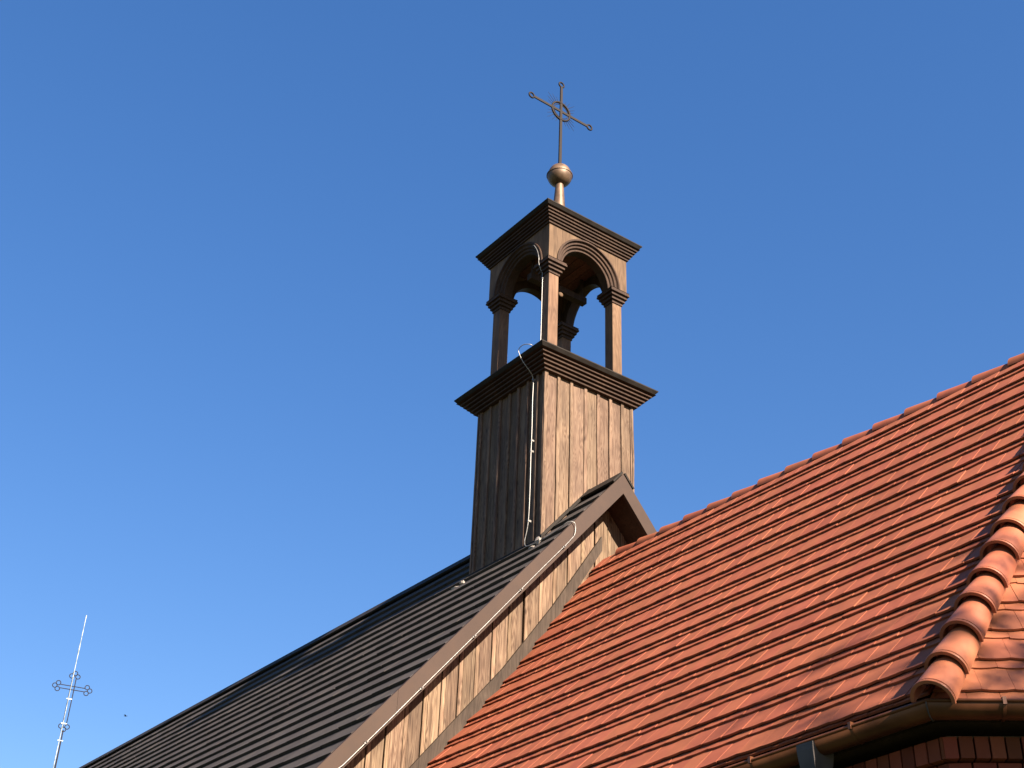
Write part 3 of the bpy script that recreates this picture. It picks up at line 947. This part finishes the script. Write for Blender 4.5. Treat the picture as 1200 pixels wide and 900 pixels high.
# ------------------------------------------------------------------ lightning conductor
def smooth_path(P, sub=6):
    P = [Vector(p) for p in P]; out = []
    for i in range(len(P) - 1):
        p0, p1, p2, p3 = P[max(i - 1, 0)], P[i], P[i + 1], P[min(i + 2, len(P) - 1)]
        for k in range(sub):
            t = k / sub
            out.append(0.5 * ((2 * p1) + (p2 - p0) * t + (2 * p0 - 5 * p1 + 4 * p2 - p3) * t * t + (-p0 + 3 * p1 - 3 * p2 + p3) * t ** 3))
    out.append(P[-1]); return out
zb = lambda y: ZB + TP * y
lcab = thing('lightning_cable', 'pale metal lightning cable running down the turret and along the gable bargeboard', 'cable', (.55, -.79, ZO - 2.4))
mb = MB()
pA = smooth_path([(.33, -.70, 2.06), (.41, -.725, 1.98), (.49, -.735, 1.84), (.535, -.742, 1.70), (.527, -.735, 1.62), (.522, -.69, 1.52), (.520, -.662, 1.46), (.520, -.660, 1.1), (.520, -.660, .7), (.520, -.662, .35), (.522, -.68, .19),
                  (.60, -.80, .125), (.70, -.93, .11), (.62, -1.0, .13), (.53, -1.015, .10), (.53, -1.0, .02), (.56, -.95, -.10), (.575, -.86, -.20), (.560, -.792, -.29), (.556, -.79, -.6),
                  (.562, -.79, -1.0), (.557, -.79, -1.4), (.560, -.79, -1.9), (.545, -.79, -2.3), (.50, -.80, -2.52)], 5)
mb.tube(pA, .0055, 7)
pB = smooth_path([(.50, -.80, -2.52), (.62, -.86, -2.66), (.90, -.86, -2.68), (1.22, -.86, -2.66), (1.36, -.83, -2.605), (1.405, -.775, -2.61), (1.405, -.752, -2.66), (1.405, -.765, -2.76), (1.405, -.82, -2.84), (1.405, -.912, -2.952), (1.405, -1.2, -3.285),
                  (1.405, -1.496, -3.632), (1.405, -1.78, -3.965), (1.405, -2.071, -4.307), (1.405, -2.6, -4.92), (1.405, -3.0, -5.385), (1.405, -3.439, -5.89), (1.405, -4.6, -7.22), (1.405, -4.62, -ZO + .1)], 5)
mb.tube(pB, .005, 7)
mb.build('cable', M['wire'], lcab)
def clip(p, face):
    mb = MB(); p = Vector(p)
    if face == 'x':
        mb.box((p.x - .028, p.y - .008, p.z - .008), (p.x + .010, p.y + .008, p.z + .008))
        m2 = Matrix.Translation(p) @ Matrix.Rotation(R(-49), 4, 'X')
        mb.box((.0, -.007, -.026), (.010, .007, .026), m=m2)
    else:
        mb.box((p.x - .010, p.y - .010, p.z - .012), (p.x + .010, p.y + .036, p.z + .012))
    mb.build('clip', M['wire'], lcab)
for y, z in ((-.912, -2.952), (-1.496, -3.632), (-2.071, -4.307), (-2.66, -4.99), (-3.22, -5.635), (-3.85, -6.36)):
    clip((1.405, y, z), 'x')
for p in ((.560, -.792, -.29), (.560, -.79, -1.18), (.556, -.79, -1.33), (.548, -.79, -2.28), (.520, -.660, 1.40)):
    clip(p, 'y')

# lead and mortar at the foot of the turret
def lump(mb, c, rx, ry, rz, seed, tone=.5):
    rnd = random.Random(seed); n, mm = 9, 6; rows = []
    for i in range(mm + 1):
        a = -math.pi / 2 + math.pi * i / mm
        rows.append([Vector(c) + Vector((rx * math.cos(a) * math.cos(2 * math.pi * k / n), ry * math.cos(a) * math.sin(2 * math.pi * k / n), rz * math.sin(a))) * (1 + rnd.uniform(-.28, .28)) for k in range(n)])
    mb.grid(rows, True, tone)
mb = MB()
lump(mb, (.775, -.80, -2.63), .05, .035, .045, 3)
lump(mb, (.70, -.84, -2.70), .05, .022, .02, 4)
mb.build('corner_flashing', M['foil'], tur)
mb = MB()
lump(mb, (-.78, -.80, -2.66), .05, .035, .03, 6)
lump(mb, (-.90, -.84, -2.71), .09, .025, .02, 7)
mb.build('corner_flashing', M['foil'], tur)
mb = MB()
for sgn in (-1, 1):
    c = []
    for h in (.0, .05):
        for (xx, yy) in ((S - .01, .02), (S + .022, .02), (S + .022, S + .01), (S - .01, S + .01)):
            c.append((xx, sgn * yy, ZR - TP * yy + .035 + h))
    mb.hexa(c)
    mb.hexa([(x_, sgn * y_, ZR - TP * S + z_) for z_ in (.0, .035) for (x_, y_) in ((-S - .02, S - .01), (S + .02, S - .01), (S + .02, S + .02), (-S - .02, S + .02))])
mb.build('apron_flashing', M['sheet'], tur)

# ------------------------------------------------------------------ far cross and rod on another steeple
D = 40.0
fd = (rv * (84.8 - 600) + uv * (450 - 806.3) + wv * 1534.06).normalized()
cpos = Vector((11.995, -9.258, -9.140)) + fd * D
sx, sy = cpos.x, cpos.y
st = thing('steeple', 'slim dark steeple far beyond the timber nave', 'steeple', (sx, sy, 0))
mb = MB()
zt_ = cpos.z - 2.35
mb.lathe([(0.0, zt_), (.06, zt_ - .05), (.9, zt_ - 3.2), (1.5, zt_ - 4.4), (0, zt_ - 4.4)], (sx, sy, 0), 8, smooth=False)
mb.build('spire', M['sheet'], st)
mb = MB(); mb.lathe([(1.3, zt_ - 4.41), (1.3, -ZO), (0, -ZO)], (sx, sy, 0), 8, smooth=False); mb.build('tower_wall', M['brick'], st)
fc_ = thing('steeple_cross', 'small openwork iron cross with trefoil ends, far off at the lower left', 'cross', (sx, sy, ZO + zt_))
hd = Vector((0.18, 0.98, 0)).normalized(); zd = Vector((0, 0, 1))
def bud(mb, c, d, s_=1.0):
    """three small open loops at the end of a bar"""
    d = Vector(d); e = hd if abs(d.z) > .5 else zd
    for dv, sgn in ((d * .085, 0), (e * .085, 1), (e * -.085, 1)):
        mb.torus(Vector(c) + dv * s_, .062 * s_, .012, hd, zd, 20, 6)
def frame_bar(mb, a, b_, off):
    d = (b_ - a).normalized(); e = hd if abs(d.z) > .5 else zd
    for s_ in (-1, 1): mb.tube([a + e * off * s_, b_ + e * off * s_], .013, 6)
mb = MB()
frame_bar(mb, cpos - hd * .36, cpos + hd * .36, .05)
mb.build('cross_arm', M['iron'], fc_)
mb = MB()
frame_bar(mb, cpos - zd * 1.06, cpos + zd * .30, .05)
mb.tube([cpos - zd * 1.2, cpos - zd * 2.36], [.016, .022], 8)
mb.build('upright', M['iron'], fc_)
for c, d in ((cpos - hd * .40, -hd), (cpos + hd * .40, hd), (cpos + zd * .34, zd), (cpos - zd * 1.10, -zd)):
    mb = MB(); bud(mb, c, d); mb.build('trefoil', M['iron'], fc_)
rod = thing('lightning_rod', 'bright slender lightning rod rising above the small far cross', 'lightning rod', (sx, sy, ZO + zt_))
rp_ = cpos - hd * .045 - fd.cross(zd).normalized() * .0
mb = MB()
tip = 2.17
mb.tube([rp_ + zd * -2.4, rp_ + zd * .4, rp_ + zd * .9, rp_ + zd * 1.05, rp_ + zd * 1.4, rp_ + zd * (tip - .12), rp_ + zd * tip], [.014, .013, .011, .020, .012, .011, .020], 8)
mb.build('rod', M['rod'], rod)
for dz in (-.32, -1.02, -1.50):
    mb = MB(); q = rp_ + zd * dz
    m2 = Matrix.Translation(q) @ Matrix.Rotation(math.atan2(hd.y, hd.x), 4, 'Z')
    mb.box((-.05, -.016, -.013), (.10, .016, .013), m=m2); mb.build('clamp', M['rod'], rod)

# a bird far off, a speck in the photograph
bd = Vector((0, 0, 0))
Cc = Vector((11.995, -9.258, -9.140))
bx, by = 147 - 600, -(839 - 450)
bdir = (rv * bx + uv * by + wv * 1534.06).normalized()
bp_ = Cc + bdir * 120
mb = MB()
bd_ = Vector((.55, .83, 0)).normalized(); bs = Vector((.83, -.55, 0)).normalized()
rows = []
for t_, r_ in ((-.16, .004), (-.10, .022), (-.02, .042), (.06, .038), (.10, .026), (.13, .028), (.16, .014), (.19, .002)):
    rows.append([bp_ + bd_ * t_ + (bs * math.cos(2 * math.pi * k / 10) + zd * math.sin(2 * math.pi * k / 10)) * r_ for k in range(10)])
mb.grid(rows, True, smooth=True)
for sg in (-1, 1):
    a = [bp_ + bd_ * .06 + bs * sg * .03, bp_ + bd_ * .03 + bs * sg * .16 + zd * .06, bp_ - bd_ * .06 + bs * sg * .30 + zd * .03]
    c_ = [bp_ - bd_ * .05 + bs * sg * .03, bp_ - bd_ * .05 + bs * sg * .15 + zd * .055, bp_ - bd_ * .08 + bs * sg * .30 + zd * .03]
    th = zd * .008
    mb.grid([[p + th for p in a], [p + th for p in c_], [p - th for p in c_], [p - th for p in a]])
ob = mb.build('bird', M['iron'], None)
tag(ob, 'tiny dark bird flying in the blue sky left of the roof', 'bird')

# ------------------------------------------------------------------ tree to the east whose branches dapple the roof corner
tree = thing('broadleaf_tree', 'broadleaf tree east of the chancel, dappling the roof corner', 'tree', (21.5, -6.1, 0))
rnd = random.Random(77)
mb = MB(); tips = []
def branch(p, d, ln, r_, depth):
    pts = [p]; rr = [r_]; q = p.copy(); dd = d.normalized()
    for i in range(4):
        dd = (dd + Vector((rnd.gauss(0, .13), rnd.gauss(0, .13), rnd.gauss(.03, .08)))).normalized()
        q = q + dd * ln / 4; pts.append(q.copy()); rr.append(r_ * (1 - .6 * (i + 1) / 4))
    mb.tube(pts, rr, 6 if depth < 2 else 5, tone=rnd.random())
    if depth >= 2:
        tips.extend(pts[1:])
    if depth < 4:
        for k in range(4 if depth < 2 else 3):
            i = rnd.choice((2, 3, 4, 4)); 
            nd = (dd * .7 + Vector((rnd.gauss(0, .65), rnd.gauss(0, .65), rnd.gauss(.18, .4)))).normalized()
            branch(pts[i], nd, ln * rnd.uniform(.58, .75), rr[i] * .7, depth + 1)
T0 = Vector((21.5, -6.1, -ZO))
branch(T0, Vector((0, 0.03, 1)), 6.6, .24, 0)
mb.build('trunk', M['bark'], tree)
mb = MB()
for p in tips:
    for k in range(44):
        c = p + Vector((rnd.gauss(0, .30), rnd.gauss(0, .30), rnd.gauss(0, .27)))
        top = 3.25 + 1.1 * (noise.noise(c * .55)) + .5 * noise.noise(c * 1.7)        # an uneven top to the crown
        hgt = c.z - (c.x - 21.5) * .613
        if hgt > top or (hgt > 1.9 and k > 22): continue
        a = Vector((rnd.gauss(0, 1), rnd.gauss(0, 1), rnd.gauss(0, .6))).normalized(); b_ = a.orthogonal().normalized()
        b_ = (b_ * math.cos(rnd.random() * 6.3) + a.cross(b_) * math.sin(rnd.random() * 6.3))
        s_ = rnd.uniform(.06, .10)
        mb.poly([c - a * s_, c + b_ * s_ * .55, c + a * s_ * 1.2, c - b_ * s_ * .55], rnd.random())
mb.build('crown', M['leaf'], tree, fix=False)
